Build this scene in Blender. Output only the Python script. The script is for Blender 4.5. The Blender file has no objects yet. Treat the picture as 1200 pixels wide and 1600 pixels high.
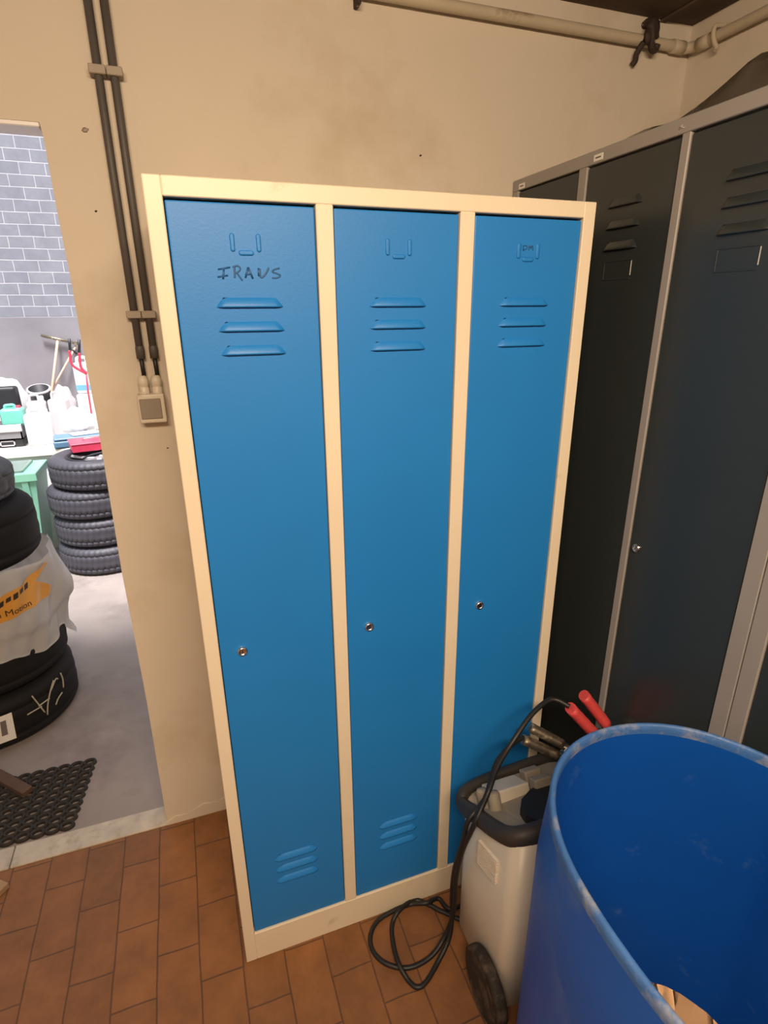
import bpy, bmesh, math, random
from mathutils import Vector, Matrix, noise as mnoise
random.seed(7)
COL = bpy.context.scene.collection
PI = math.pi

# ------------------------------------------------------------------ camera frame
CP = Vector((0.0191846, -1.0461094, 1.6017569))
FPX = 877.169
CR = Vector((0.94195176, -0.33567121, -0.00719187))
CU = Vector((0.12030196, 0.31743513, 0.94061808))
CF = Vector((0.31345545, 0.88688205, -0.33939048))
def on(px, py, axis, val):            # sight line to a measured plane x / y / z = val
    d = CF + CR * ((px - 600) / FPX) - CU * ((py - 800) / FPX)
    return CP + d * ((val - CP[axis]) / d[axis])
def on_cyl(px, py, c, R):
    d = CF + CR * ((px - 600) / FPX) - CU * ((py - 800) / FPX)
    ox, oy = CP.x - c[0], CP.y - c[1]
    a = d.x * d.x + d.y * d.y; b = ox * d.x + oy * d.y; q = ox * ox + oy * oy - R * R
    D = max(0.0, b * b - a * q)
    return CP + d * ((-b - math.sqrt(D)) / a)

# ------------------------------------------------------------------ materials
def mat(name, col, rough=0.5, metal=0.0, var=0.0, vscale=8.0, bump=0.0, bscale=60.0, spec=0.5,
        dirt=None, dirt_scale=5.0, dirt_lo=0.6, dirt_hi=0.75, coat=0.0, trans=0.0):
    m = bpy.data.materials.new(name); m.use_nodes = True
    nt = m.node_tree; N = nt.nodes; L = nt.links
    b = N['Principled BSDF']
    b.inputs['Roughness'].default_value = rough; b.inputs['Metallic'].default_value = metal
    b.inputs['Specular IOR Level'].default_value = spec
    b.inputs['Coat Weight'].default_value = coat
    b.inputs['Transmission Weight'].default_value = trans
    b.inputs['Base Color'].default_value = (*col, 1)
    geo = N.new('ShaderNodeNewGeometry')
    out = None
    if var > 0 or dirt:
        n = N.new('ShaderNodeTexNoise'); n.inputs['Scale'].default_value = vscale; n.inputs['Detail'].default_value = 6
        L.new(geo.outputs['Position'], n.inputs['Vector'])
        mx = N.new('ShaderNodeMix'); mx.data_type = 'RGBA'
        mx.inputs['A'].default_value = (*[max(0, c * (1 - var)) for c in col], 1)
        mx.inputs['B'].default_value = (*[min(1, c * (1 + var)) for c in col], 1)
        L.new(n.outputs['Fac'], mx.inputs['Factor']); out = mx.outputs['Result']
        if dirt:
            n2 = N.new('ShaderNodeTexNoise'); n2.inputs['Scale'].default_value = dirt_scale; n2.inputs['Detail'].default_value = 8
            n2.inputs['Roughness'].default_value = 0.65
            L.new(geo.outputs['Position'], n2.inputs['Vector'])
            mr = N.new('ShaderNodeMapRange'); mr.inputs['From Min'].default_value = dirt_lo; mr.inputs['From Max'].default_value = dirt_hi
            L.new(n2.outputs['Fac'], mr.inputs['Value'])
            m2 = N.new('ShaderNodeMix'); m2.data_type = 'RGBA'
            m2.inputs['B'].default_value = (*dirt, 1)
            L.new(out, m2.inputs['A']); L.new(mr.outputs['Result'], m2.inputs['Factor']); out = m2.outputs['Result']
        L.new(out, b.inputs['Base Color'])
    if bump > 0:
        n3 = N.new('ShaderNodeTexNoise'); n3.inputs['Scale'].default_value = bscale; n3.inputs['Detail'].default_value = 4
        L.new(geo.outputs['Position'], n3.inputs['Vector'])
        bp = N.new('ShaderNodeBump'); bp.inputs['Strength'].default_value = bump; bp.inputs['Distance'].default_value = 0.004
        L.new(n3.outputs['Fac'], bp.inputs['Height']); L.new(bp.outputs['Normal'], b.inputs['Normal'])
    return m

def brick_mat(name, c1, c2, mortar, w, h, ms, org, swap, rough=0.8, var=0.25, smear=0.45):
    m = bpy.data.materials.new(name); m.use_nodes = True
    nt = m.node_tree; N = nt.nodes; L = nt.links; b = N['Principled BSDF']
    b.inputs['Roughness'].default_value = rough
    geo = N.new('ShaderNodeNewGeometry'); sp = N.new('ShaderNodeSeparateXYZ'); L.new(geo.outputs['Position'], sp.inputs[0])
    # slight waviness so the joints are hand laid
    wn = N.new('ShaderNodeTexNoise'); wn.inputs['Scale'].default_value = 6; L.new(geo.outputs['Position'], wn.inputs['Vector'])
    cb = N.new('ShaderNodeCombineXYZ')
    a, c = (sp.outputs['Y'], sp.outputs['X']) if swap == 'floor' else (sp.outputs['X'], sp.outputs['Z'])
    def off(sock, o, k):
        s = N.new('ShaderNodeMath'); s.operation = 'MULTIPLY_ADD'; s.inputs[1].default_value = k
        L.new(wn.outputs['Fac'], s.inputs[0]); s.inputs[2].default_value = -o - k * 0.5
        t = N.new('ShaderNodeMath'); t.operation = 'ADD'; L.new(sock, t.inputs[0]); L.new(s.outputs[0], t.inputs[1]); return t.outputs[0]
    L.new(off(a, org[0], 0.012), cb.inputs[0]); L.new(off(c, org[1], 0.008), cb.inputs[1])
    br = N.new('ShaderNodeTexBrick'); L.new(cb.outputs[0], br.inputs['Vector'])
    br.inputs['Scale'].default_value = 1; br.inputs['Brick Width'].default_value = w; br.inputs['Row Height'].default_value = h
    br.inputs['Mortar Size'].default_value = ms; br.inputs['Mortar Smooth'].default_value = 0.4; br.offset = 0.5
    br.inputs['Color1'].default_value = (*c1, 1); br.inputs['Color2'].default_value = (*c2, 1); br.inputs['Mortar'].default_value = (*mortar, 1)
    n = N.new('ShaderNodeTexNoise'); n.inputs['Scale'].default_value = 9; n.inputs['Detail'].default_value = 8; n.inputs['Roughness'].default_value = 0.65
    L.new(geo.outputs['Position'], n.inputs['Vector'])
    mr = N.new('ShaderNodeMapRange'); mr.inputs['From Min'].default_value = 0.3; mr.inputs['From Max'].default_value = 0.7
    mr.inputs['To Min'].default_value = 1 - var; mr.inputs['To Max'].default_value = 1 + var
    L.new(n.outputs['Fac'], mr.inputs['Value'])
    # mortar partly smeared over with dust
    mx = N.new('ShaderNodeMix'); mx.data_type = 'RGBA'; mx.blend_type = 'MULTIPLY'; mx.inputs['Factor'].default_value = 1
    L.new(br.outputs['Color'], mx.inputs['A'])
    cc = N.new('ShaderNodeCombineXYZ')
    for i in range(3): L.new(mr.outputs['Result'], cc.inputs[i])
    L.new(cc.outputs[0], mx.inputs['B']); L.new(mx.outputs['Result'], b.inputs['Base Color'])
    bp = N.new('ShaderNodeBump'); bp.inputs['Strength'].default_value = 0.6; bp.inputs['Distance'].default_value = 0.004; bp.invert = True
    L.new(br.outputs['Fac'], bp.inputs['Height'])
    n4 = N.new('ShaderNodeTexNoise'); n4.inputs['Scale'].default_value = 70; L.new(geo.outputs['Position'], n4.inputs['Vector'])
    bp2 = N.new('ShaderNodeBump'); bp2.inputs['Strength'].default_value = 0.25; bp2.inputs['Distance'].default_value = 0.003
    L.new(n4.outputs['Fac'], bp2.inputs['Height']); L.new(bp.outputs['Normal'], bp2.inputs['Normal']); L.new(bp2.outputs['Normal'], b.inputs['Normal'])
    return m

M = {}
M['plaster'] = mat('cream plaster', (0.63, 0.56, 0.465), 0.85, var=0.06, vscale=2.5, bump=0.35, bscale=22, dirt=(0.52, 0.43, 0.32), dirt_scale=3.2, dirt_lo=0.56, dirt_hi=0.85)
M['ceiling'] = mat('brown painted ceiling', (0.085, 0.055, 0.037), 0.8, var=0.3, vscale=5, bump=0.2)
M['tile'] = brick_mat('terracotta tile floor', (0.25, 0.104, 0.034), (0.20, 0.084, 0.029), (0.11, 0.052, 0.026), 0.202, 0.1055, 0.0022, (-0.005, -0.22), 'floor', 0.62)
M['concrete'] = mat('worn concrete floor', (0.28, 0.235, 0.215), 0.75, var=0.3, vscale=3.5, bump=0.3, bscale=12, dirt=(0.16, 0.13, 0.12), dirt_scale=2.6, dirt_lo=0.5, dirt_hi=0.75)
M['brick'] = brick_mat('grey painted brick', (0.22, 0.225, 0.26), (0.25, 0.255, 0.285), (0.50, 0.49, 0.52), 0.170, 0.0828, 0.0038, (0.03, 1.563), 'wall', 0.8, 0.12)
M['plinth'] = mat('grey plastered plinth', (0.24, 0.225, 0.245), 0.8, var=0.3, vscale=3, bump=0.2)
M['marble'] = mat('dusty marble threshold', (0.50, 0.44, 0.36), 0.6, var=0.4, vscale=16, bump=0.2, bscale=30, dirt=(0.26, 0.21, 0.16), dirt_scale=9, dirt_lo=0.52, dirt_hi=0.7)
M['cream'] = mat('cream painted steel', (0.77, 0.675, 0.52), 0.42, var=0.05, vscale=6, dirt=(0.45, 0.36, 0.24), dirt_scale=7, dirt_lo=0.66, dirt_hi=0.8)
M['blue'] = mat('blue painted steel', (0.012, 0.20, 0.60), 0.46, var=0.07, vscale=4, bump=0.05, bscale=220)
M['ink'] = mat('dark blue marker ink', (0.010, 0.085, 0.25), 0.5)
M['slate'] = mat('slate grey painted steel', (0.027, 0.034, 0.036), 0.3, var=0.1, vscale=5, bump=0.06, bscale=200)
M['greyframe'] = mat('grey painted steel', (0.31, 0.29, 0.275), 0.45, var=0.06, vscale=6, dirt=(0.2, 0.17, 0.15), dirt_scale=8, dirt_lo=0.62, dirt_hi=0.8)
M['chrome'] = mat('chrome lock', (0.75, 0.74, 0.72), 0.22, 1.0)
M['dark'] = mat('painted hollow shade', (0.008, 0.008, 0.009), 0.7)  # near black, shade inside keyholes and grip hollow put into the colour
M['paper'] = mat('white paper', (0.8, 0.78, 0.73), 0.8, var=0.05, vscale=60)
M['print'] = mat('grey print', (0.16, 0.14, 0.13), 0.8)
M['scratch_glint'] = mat('bare scratch', (0.45, 0.44, 0.42), 0.6)  # also the painted edge highlight of the dark card holders
M['conduit'] = mat('grey plastic conduit', (0.085, 0.075, 0.068), 0.55, var=0.15, vscale=20)
M['clip'] = mat('grey beige plastic', (0.33, 0.28, 0.22), 0.55, var=0.1, vscale=30)
M['cable'] = mat('black rubber cable', (0.012, 0.012, 0.013), 0.5, var=0.3, vscale=40)
M['whiteplastic'] = mat('aged white plastic', (0.66, 0.60, 0.50), 0.4, var=0.05, vscale=20, dirt=(0.35, 0.28, 0.2), dirt_scale=30, dirt_lo=0.62, dirt_hi=0.75)
M['rocker'] = mat('grey brown plastic', (0.27, 0.225, 0.18), 0.5, var=0.06, vscale=30)
M['pipe'] = mat('overpainted pipe', (0.50, 0.43, 0.32), 0.55, var=0.12, vscale=14, bump=0.2, bscale=30, dirt=(0.22, 0.15, 0.08), dirt_scale=9, dirt_lo=0.6, dirt_hi=0.72)
M['rust'] = mat('rusty iron', (0.035, 0.022, 0.016), 0.7, var=0.5, vscale=60, bump=0.5, bscale=120, dirt=(0.55, 0.5, 0.42), dirt_scale=45, dirt_lo=0.6, dirt_hi=0.66)
M['drum'] = mat('blue drum plastic', (0.008, 0.10, 0.46), 0.42, var=0.1, vscale=5, bump=0.12, bscale=40, dirt=(0.15, 0.24, 0.42), dirt_scale=4.5, dirt_lo=0.55, dirt_hi=0.95)
M['drumin'] = mat('blue drum inside', (0.005, 0.085, 0.42), 0.4, var=0.15, vscale=5, bump=0.1, bscale=40, dirt=(0.12, 0.24, 0.42), dirt_scale=11, dirt_lo=0.62, dirt_hi=0.95)
M['drumrim'] = mat('scuffed drum rim', (0.05, 0.15, 0.40), 0.5, var=0.25, vscale=14, bump=0.5, bscale=50, dirt=(0.26, 0.29, 0.36), dirt_scale=11, dirt_lo=0.5, dirt_hi=0.62)
M['card'] = mat('brown cardboard', (0.62, 0.38, 0.21), 0.85, var=0.1, vscale=15, bump=0.15, bscale=80)
M['charger'] = mat('cream charger steel', (0.72, 0.66, 0.55), 0.4, var=0.05, vscale=8, dirt=(0.25, 0.18, 0.12), dirt_scale=22, dirt_lo=0.68, dirt_hi=0.74)
M['blackplastic'] = mat('dusty black plastic', (0.035, 0.03, 0.027), 0.55, var=0.4, vscale=25, bump=0.1)
M['panelgrey'] = mat('dusty panel grey', (0.33, 0.29, 0.23), 0.6, var=0.2, vscale=25)
M['rubber'] = mat('black tyre rubber', (0.009, 0.008, 0.0075), 0.75, spec=0.25, var=0.3, vscale=14)
M['rubber2'] = mat('dusty tyre rubber', (0.05, 0.048, 0.06), 0.55, var=0.3, vscale=14)
M['greyrubber'] = mat('dusty grey rubber', (0.06, 0.062, 0.07), 0.7, var=0.3, vscale=14)
M['wheelrubber'] = mat('dusty wheel rubber', (0.028, 0.021, 0.016), 0.75, var=0.4, vscale=30, dirt=(0.15, 0.11, 0.08), dirt_scale=30, dirt_lo=0.5, dirt_hi=0.75)
M['red'] = mat('red plastic grip', (0.62, 0.07, 0.07), 0.5, var=0.15, vscale=60, bump=0.3, bscale=160)
M['steel'] = mat('bare steel', (0.55, 0.53, 0.50), 0.35, 1.0, var=0.2, vscale=40)
M['oldsteel'] = mat('tarnished steel', (0.20, 0.17, 0.13), 0.45, 0.8, var=0.4, vscale=60, dirt=(0.5, 0.42, 0.3), dirt_scale=40, dirt_lo=0.5, dirt_hi=0.6)
M['chalk'] = mat('chalk mark', (0.42, 0.38, 0.28), 0.9)
M['bag'] = mat('milky plastic bag', (0.72, 0.69, 0.66), 0.25, var=0.06, vscale=9, bump=0.4, bscale=24)
M['bagorange'] = mat('orange bag print', (0.62, 0.29, 0.045), 0.35, var=0.2, vscale=12, bump=0.3, bscale=24)
M['bagink'] = mat('dark bag print', (0.03, 0.015, 0.005), 0.5)
M['vent'] = mat('pale vent plastic', (0.84, 0.78, 0.66), 0.45)
M['film'] = mat('dusty grey plastic sheet', (0.085, 0.072, 0.055), 0.2, var=0.35, vscale=9, bump=0.6, bscale=18)
M['mat'] = mat('black rubber mat', (0.022, 0.018, 0.014), 0.7, var=0.4, vscale=25)
M['green'] = mat('green bin plastic', (0.20, 0.46, 0.33), 0.4, var=0.08, vscale=8)
M['greendark'] = mat('dark green plastic', (0.05, 0.10, 0.075), 0.5, var=0.1, vscale=8)
M['lidgrey'] = mat('grey green lid', (0.16, 0.22, 0.20), 0.3, var=0.25, vscale=14)
M['white'] = mat('white plastic', (0.80, 0.79, 0.80), 0.4, var=0.03, vscale=12)
M['whitegrey'] = mat('translucent grey white plastic', (0.56, 0.53, 0.54), 0.4, var=0.1, vscale=12)
M['whitewood'] = mat('white bench top', (0.80, 0.75, 0.68), 0.5, var=0.05, vscale=8)
M['teal'] = mat('teal plastic', (0.18, 0.60, 0.47), 0.35)
M['skyblue'] = mat('blue screenwash', (0.20, 0.50, 0.80), 0.3)
M['cratgrey'] = mat('grey crate plastic', (0.20, 0.19, 0.20), 0.5, var=0.15, vscale=12)
M['caseblue'] = mat('steel blue plastic', (0.10, 0.20, 0.31), 0.4, var=0.1, vscale=10)
M['boxred'] = mat('red painted box', (0.55, 0.04, 0.09), 0.4, var=0.1, vscale=10)
M['redpaint'] = mat('red paint', (0.62, 0.05, 0.09), 0.4)
M['wood'] = mat('pale wood handle', (0.62, 0.42, 0.30), 0.6, var=0.1, vscale=20)
M['brownwood'] = mat('brown wood', (0.10, 0.055, 0.035), 0.6, var=0.3, vscale=20)
M['palewood'] = mat('cut board', (0.35, 0.22, 0.12), 0.7, var=0.2, vscale=20)
M['black'] = mat('black plastic', (0.02, 0.02, 0.024), 0.45)
M['alloy'] = mat('alloy wheel', (0.6, 0.6, 0.62), 0.35, 0.6, var=0.1, vscale=20)

# ------------------------------------------------------------------ mesh helpers
class MB:
    def __init__(s): s.bm = bmesh.new(); s.mi = 0
    def _fin(s, faces):
        for f in faces: f.material_index = s.mi
    def box(s, x0, x1, y0, y1, z0, z1, bev=0.0, seg=1, mtx=None):
        vs = [s.bm.verts.new((x, y, z)) for x in (x0, x1) for y in (y0, y1) for z in (z0, z1)]
        q = [(0, 1, 3, 2), (4, 6, 7, 5), (0, 4, 5, 1), (2, 3, 7, 6), (0, 2, 6, 4), (1, 5, 7, 3)]
        fs = [s.bm.faces.new([vs[i] for i in f]) for f in q]; s._fin(fs)
        allv = vs
        if bev > 0:
            es = list({e for f in fs for e in f.edges})
            r = bmesh.ops.bevel(s.bm, geom=es, offset=bev, segments=seg, profile=0.5, affect='EDGES')
            s._fin(r['faces']); allv = list({v for v in r['verts']} | {v for v in vs if v.is_valid})
        if mtx: bmesh.ops.transform(s.bm, matrix=mtx, verts=allv)
        return s
    def grid(s, P, cu=False, cv=False):          # P[i][j] points
        n, k = len(P), len(P[0]); V = [[s.bm.verts.new(p) for p in r] for r in P]
        for i in range(n - (0 if cu else 1)):
            for j in range(k - (0 if cv else 1)):
                a = V[i][j]; b = V[(i + 1) % n][j]; c = V[(i + 1) % n][(j + 1) % k]; d = V[i][(j + 1) % k]
                f = s.bm.faces.new((a, b, c, d)); f.smooth = True; f.material_index = s.mi
        return V
    def cap(s, ring):
        try: f = s.bm.faces.new(ring); f.material_index = s.mi
        except ValueError: pass
    def lathe(s, prof, seg=32, c=(0, 0, 0), mtx=None, sx=1, sy=1, cap0=False, cap1=False):
        P = []
        for (r, z) in prof:
            row = []
            for k in range(seg):
                a = 2 * PI * k / seg; v = Vector((r * sx * math.cos(a), r * sy * math.sin(a), z))
                if mtx: v = mtx @ v
                row.append(v + Vector(c))
            P.append(row)
        V = s.grid(P, cv=True)
        if cap0: s.cap(list(reversed(V[0])))
        if cap1: s.cap(V[-1])
        return V
    def tube(s, pts, r, seg=10, closed=False, flat=None, caps=True):
        pts = [Vector(p) for p in pts]; n = len(pts); P = []
        up = None
        for i, p in enumerate(pts):
            a = pts[(i - 1) % n] if (closed or i > 0) else p
            b = pts[(i + 1) % n] if (closed or i < n - 1) else p
            t = (b - a).normalized()
            if up is None:
                up = Vector((0, 0, 1)) if abs(t.z) < 0.9 else Vector((0, 1, 0))
            sd = t.cross(up).normalized(); up = sd.cross(t).normalized()
            rr = r[i] if isinstance(r, (list, tuple)) else r
            P.append([p + sd * (rr * math.cos(2 * PI * k / seg)) + up * (rr * (flat or 1) * math.sin(2 * PI * k / seg)) for k in range(seg)])
        V = s.grid(P, cu=closed, cv=True)
        if caps and not closed: s.cap(list(reversed(V[0]))); s.cap(V[-1])
        return V
    def prism(s, poly, axis, a, b, bev=0.0, seg=2):      # poly of 2D points, extruded along axis
        def p3(u, v, w): return [(w, u, v), (u, w, v), (u, v, w)][axis]
        A = [s.bm.verts.new(p3(u, v, a)) for u, v in poly]; B = [s.bm.verts.new(p3(u, v, b)) for u, v in poly]
        fs = [s.bm.faces.new(A), s.bm.faces.new(list(reversed(B)))]
        n = len(poly)
        for i in range(n): fs.append(s.bm.faces.new((A[i], B[i], B[(i + 1) % n], A[(i + 1) % n])))
        s._fin(fs)
        if bev > 0:
            es = list(set(fs[0].edges) | set(fs[1].edges))
            r = bmesh.ops.bevel(s.bm, geom=es, offset=bev, segments=seg, profile=0.5, affect='EDGES'); s._fin(r['faces'])
        return s
    def ball(s, c, rx, ry, rz, nu=16, nv=10, amp=0, fr=4, mtx=None):
        P = []
        for i in range(nv + 1):
            t = PI * i / nv; row = []
            for k in range(nu):
                a = 2 * PI * k / nu
                v = Vector((math.sin(t) * math.cos(a), math.sin(t) * math.sin(a), math.cos(t)))
                f = 1 + amp * mnoise.noise(v * fr)
                w = Vector((v.x * rx * f, v.y * ry * f, v.z * rz * f))
                if mtx: w = mtx @ w
                row.append(w + Vector(c))
            P.append(row)
        s.grid(P, cv=True); bmesh.ops.remove_doubles(s.bm, verts=s.bm.verts[:], dist=1e-6); return s
    def obj(s, name, mats, parent=None, sharp=None):
        bm = s.bm
        bmesh.ops.recalc_face_normals(bm, faces=bm.faces[:])
        me = bpy.data.meshes.new(name); bm.to_mesh(me); bm.free()
        for m in (mats if isinstance(mats, (list, tuple)) else [mats]): me.materials.append(M[m])
        o = bpy.data.objects.new(name, me); COL.objects.link(o)
        if parent: o.parent = parent; o.matrix_parent_inverse = (Matrix.Translation(parent.location) if parent.type == 'EMPTY' and not parent.parent else Matrix.Identity(4)).inverted()
        return o

def spline(pts, n=8, closed=False):
    pts = [Vector(p) for p in pts]; out = []; k = len(pts)
    rng = range(k) if closed else range(k - 1)
    for i in rng:
        p0 = pts[(i - 1) % k] if (closed or i > 0) else pts[i]
        p1 = pts[i]; p2 = pts[(i + 1) % k]
        p3 = pts[(i + 2) % k] if (closed or i + 2 < k) else pts[(i + 1) % k]
        for j in range(n):
            t = j / n
            out.append(0.5 * ((2 * p1) + (p2 - p0) * t + (2 * p0 - 5 * p1 + 4 * p2 - p3) * t * t + (3 * p1 - p0 - 3 * p2 + p3) * t ** 3))
    if not closed: out.append(pts[-1])
    return out

def thing(name, label, cat, loc, group=None):
    o = bpy.data.objects.new(name, None); COL.objects.link(o); o.location = loc; o.empty_display_size = 0.05
    return tag(o, label, cat, group)
def tag(o, label, cat, group=None):
    o['label'] = label; o['category'] = cat
    if group: o['group'] = group
    return o
def struct(o): o['kind'] = 'structure'; return o

# ------------------------------------------------------------------ the room shell
YB = 0.5178          # back wall face
XR = 1.515           # right wall face
ZC = 2.355           # ceiling
XD = -0.2            # right edge of the doorway
WT = 0.08            # wall thickness
XL, YF = -1.75, -2.7
YG = 4.30            # far wall of the garage yard

m = MB()
edge = [(-0.197, 1.981)] + [(lambda v: (v.x, v.z))(on(a, b, 1, YB)) for a, b in ((66, 208), (70, 226), (80, 280), (90.3, 335), (100, 384), (111.5, 441), (121.5, 500), (136.5, 581), (150.5, 651), (168, 758), (190.5, 895), (211, 1000), (230, 1100), (245, 1190), (257, 1262))]
edge += [(edge[-1][0] + 0.001, -0.05)]
m.prism([(XL - 0.1, -0.05), (-1.25, -0.05), (-1.25, 1.981)] + edge + [ (XR + 0.1, -0.05), (XR + 0.1, 2.6), (XL - 0.1, 2.6)], 1, YB, YB + WT)
struct(m.obj('wall_back', 'plaster'))
struct(MB().box(-1.25, XD + 0.002, YB + 0.001, YB + WT - 0.001, 1.972, 1.982, 0.002).obj('trim_lintel_painted_daylight', 'white'))  # white strip added, daylight on the lintel underside put into its colour
struct(MB().box(XR, XR + 0.1, YF, YB, -0.05, 2.6).obj('wall_right', 'plaster'))
struct(MB().box(XL - 0.1, XL, YF, YB, -0.05, 2.6).obj('wall_left', 'plaster'))
struct(MB().box(XL - 0.1, XR + 0.1, YF - 0.1, YF, -0.05, 2.6).obj('wall_front', 'plaster'))
struct(MB().box(XL - 0.1, XR + 0.1, YF - 0.1, YB, -0.05, 0.0).obj('floor', 'tile'))
struct(MB().box(XL - 0.1, XR + 0.1, YF - 0.1, YB + WT, ZC, ZC + 0.12).obj('ceiling', 'ceiling'))
struct(MB().box(1.398, 1.418, -1.6, YB, ZC - 0.006, ZC, 0.002).obj('trim_1', 'ceiling'))
# cracked plaster foot where the wall meets the tiles
m = MB()
pts = [(XD, 0.012), (-0.17, 0.03), (-0.13, 0.022), (-0.08, 0.05), (-0.03, 0.038), (0.0, 0.06)]
m.prism([(XD - 0.002, -0.01)] + [(x, z) for x, z in pts] + [(0.0, -0.01)], 1, YB - 0.004, YB + 0.01, 0.003)
struct(m.obj('trim_2', 'plaster'))
# threshold
m = MB()
m.box(-0.652, XD + 0.005, YB - 0.004, YB + WT - 0.002, -0.02, 0.006, 0.003)
m.box(-1.24, -0.655, YB - 0.004, YB + WT - 0.002, -0.02, 0.006, 0.003)
struct(m.obj('trim_3', 'marble'))

# ------------------------------------------------------------------ yard behind the doorway
struct(MB().box(-4.2, 2.6, YB + WT, YG, -0.05, 0.0).obj('floor_garage', 'concrete'))
m = MB()
m.box(-4.2, 2.6, YG, YG + 0.2, 1.563, 3.1)
m.mi = 1; m.box(-4.2, 2.6, YG - 0.008, YG + 0.2, -0.05, 1.563)
struct(m.obj('wall_far', ['brick', 'plinth']))
struct(MB().box(2.6, 2.7, YB + WT, YG, -0.05, 2.6).obj('wall_garage_right', 'plaster'))
struct(MB().box(-4.3, -4.2, YB + WT, YG, -0.05, 2.6).obj('wall_sky_block_left', 'plaster'))  # unseen wall added to block low sky light from the left
struct(MB().box(-4.2, 2.6, YB + WT, 1.08, 2.30, 2.5).obj('ceiling_shade_strip', 'ceiling'))  # unseen roof strip added, its edge set to shade the near concrete

# ------------------------------------------------------------------ blue locker
def louver(m, x0, x1, z0, h, d, e):
    """pressed hood on a plane facing -y: lip at z0, sloping back to the sheet at z0+h"""
    P = []
    K = 6
    for i in range(K + 1):
        t = i / K
        z = z0 + h * t; y = -d * math.cos(t * PI / 2) ** 0.8
        in_ = e * t ** 1.2
        P.append([(x0 + in_, 0.0, z), (x0 + in_ + 0.006, y * 0.75, z), (x0 + in_ + 0.012, y, z), (x1 - in_ - 0.012, y, z), (x1 - in_ - 0.006, y * 0.75, z), (x1 - in_, 0.0, z)])
    V = m.grid(P)
    m.cap(V[0])
    return m

LW, LH, LD = 0.8448, 1.80, 0.50
A, B, T, BR = 0.02745, 0.03056, 0.0293, 0.0946
DW = (LW - 2 * A - 2 * B) / 3
lk = thing('locker', 'cream steel locker with three blue doors standing against the back wall', 'locker', (LW / 2, 0.25, 0))
m = MB()
FD = 0.022
m.box(0, A, 0, FD, 0, LH, 0.0015); m.box(LW - A, LW, 0, FD, 0, LH, 0.0015)
m.box(A, LW - A, 0, FD, LH - T, LH, 0.0015); m.box(A, LW - A, 0, FD, 0, BR, 0.0015)
for i in (1, 2):
    x = A + i * DW + (i - 1) * B; m.box(x, x + B, 0, FD, BR, LH - T, 0.0015)
m.obj('front_frame', 'cream', lk)
m = MB()
m.box(0.0, 0.0015, FD, LD, 0, LH); m.box(LW - 0.0015, LW, FD, LD, 0, LH)
m.box(0, LW, FD, LD, LH - 0.0015, LH); m.box(0, LW, LD - 0.002, LD, 0, LH); m.box(0, LW, FD, LD, 0.05, 0.052)
m.obj('body', 'cream', lk)
DY = 0.004
def slot_bump(m, x0, x1, z0, z1, y, d=0.0022):
    # pressed card-holder tab with rounded ends
    cx, cz = (x0 + x1) / 2, (z0 + z1) / 2; hx, hz = (x1 - x0) / 2, (z1 - z0) / 2; r = min(hx, hz)
    def ring(k, yy):
        out = []
        for i in range(20):
            a = 2 * PI * i / 20; c, s_ = math.cos(a), math.sin(a)
            ox = (hx - r) * (1 if c >= 0 else -1); oz = (hz - r) * (1 if s_ >= 0 else -1)
            out.append((cx + (ox + r * c) * 1 - (1 - k) * r * c, yy, cz + (oz + r * s_) - (1 - k) * r * s_))
        return out
    V = m.grid([ring(1, y), ring(0.92, y - d), ring(0.4, y - d * 1.15)], cv=True); m.cap(V[-1])
def lock(parent, x, z, y, key=True):
    m = MB()
    R_ = Matrix.Rotation(PI / 2, 4, 'X')      # lathe z -> -y
    m.lathe([(0.0108, 0.0), (0.0108, 0.0025), (0.009, 0.006), (0.0068, 0.0062), (0.0062, 0.0045), (0.004, 0.0045)], 24, (x, y, z), R_, cap1=True)
    m.mi = 1
    m.box(x - 0.0011, x + 0.0011, y - 0.0049, y - 0.0045, z - 0.0035, z + 0.0035)
    return m.obj('lock', ['chrome', 'dark'], parent)
def strokes(parent, name, lines, y, r, mt):
    m = MB()
    for L_ in lines:
        pts = spline([(a, y, b) for a, b in L_], 5) if len(L_) > 2 else [Vector((a, y, b)) for a, b in L_]
        m.tube(pts, r, 6)
    for v in m.bm.verts: v.co.y = y + (v.co.y - y) * 0.12
    return m.obj(name, mt, parent)
labs = ['door with a name handwritten in dark ink below the card holder', 'plain middle door', 'door with two dark letters in the card holder']
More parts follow.
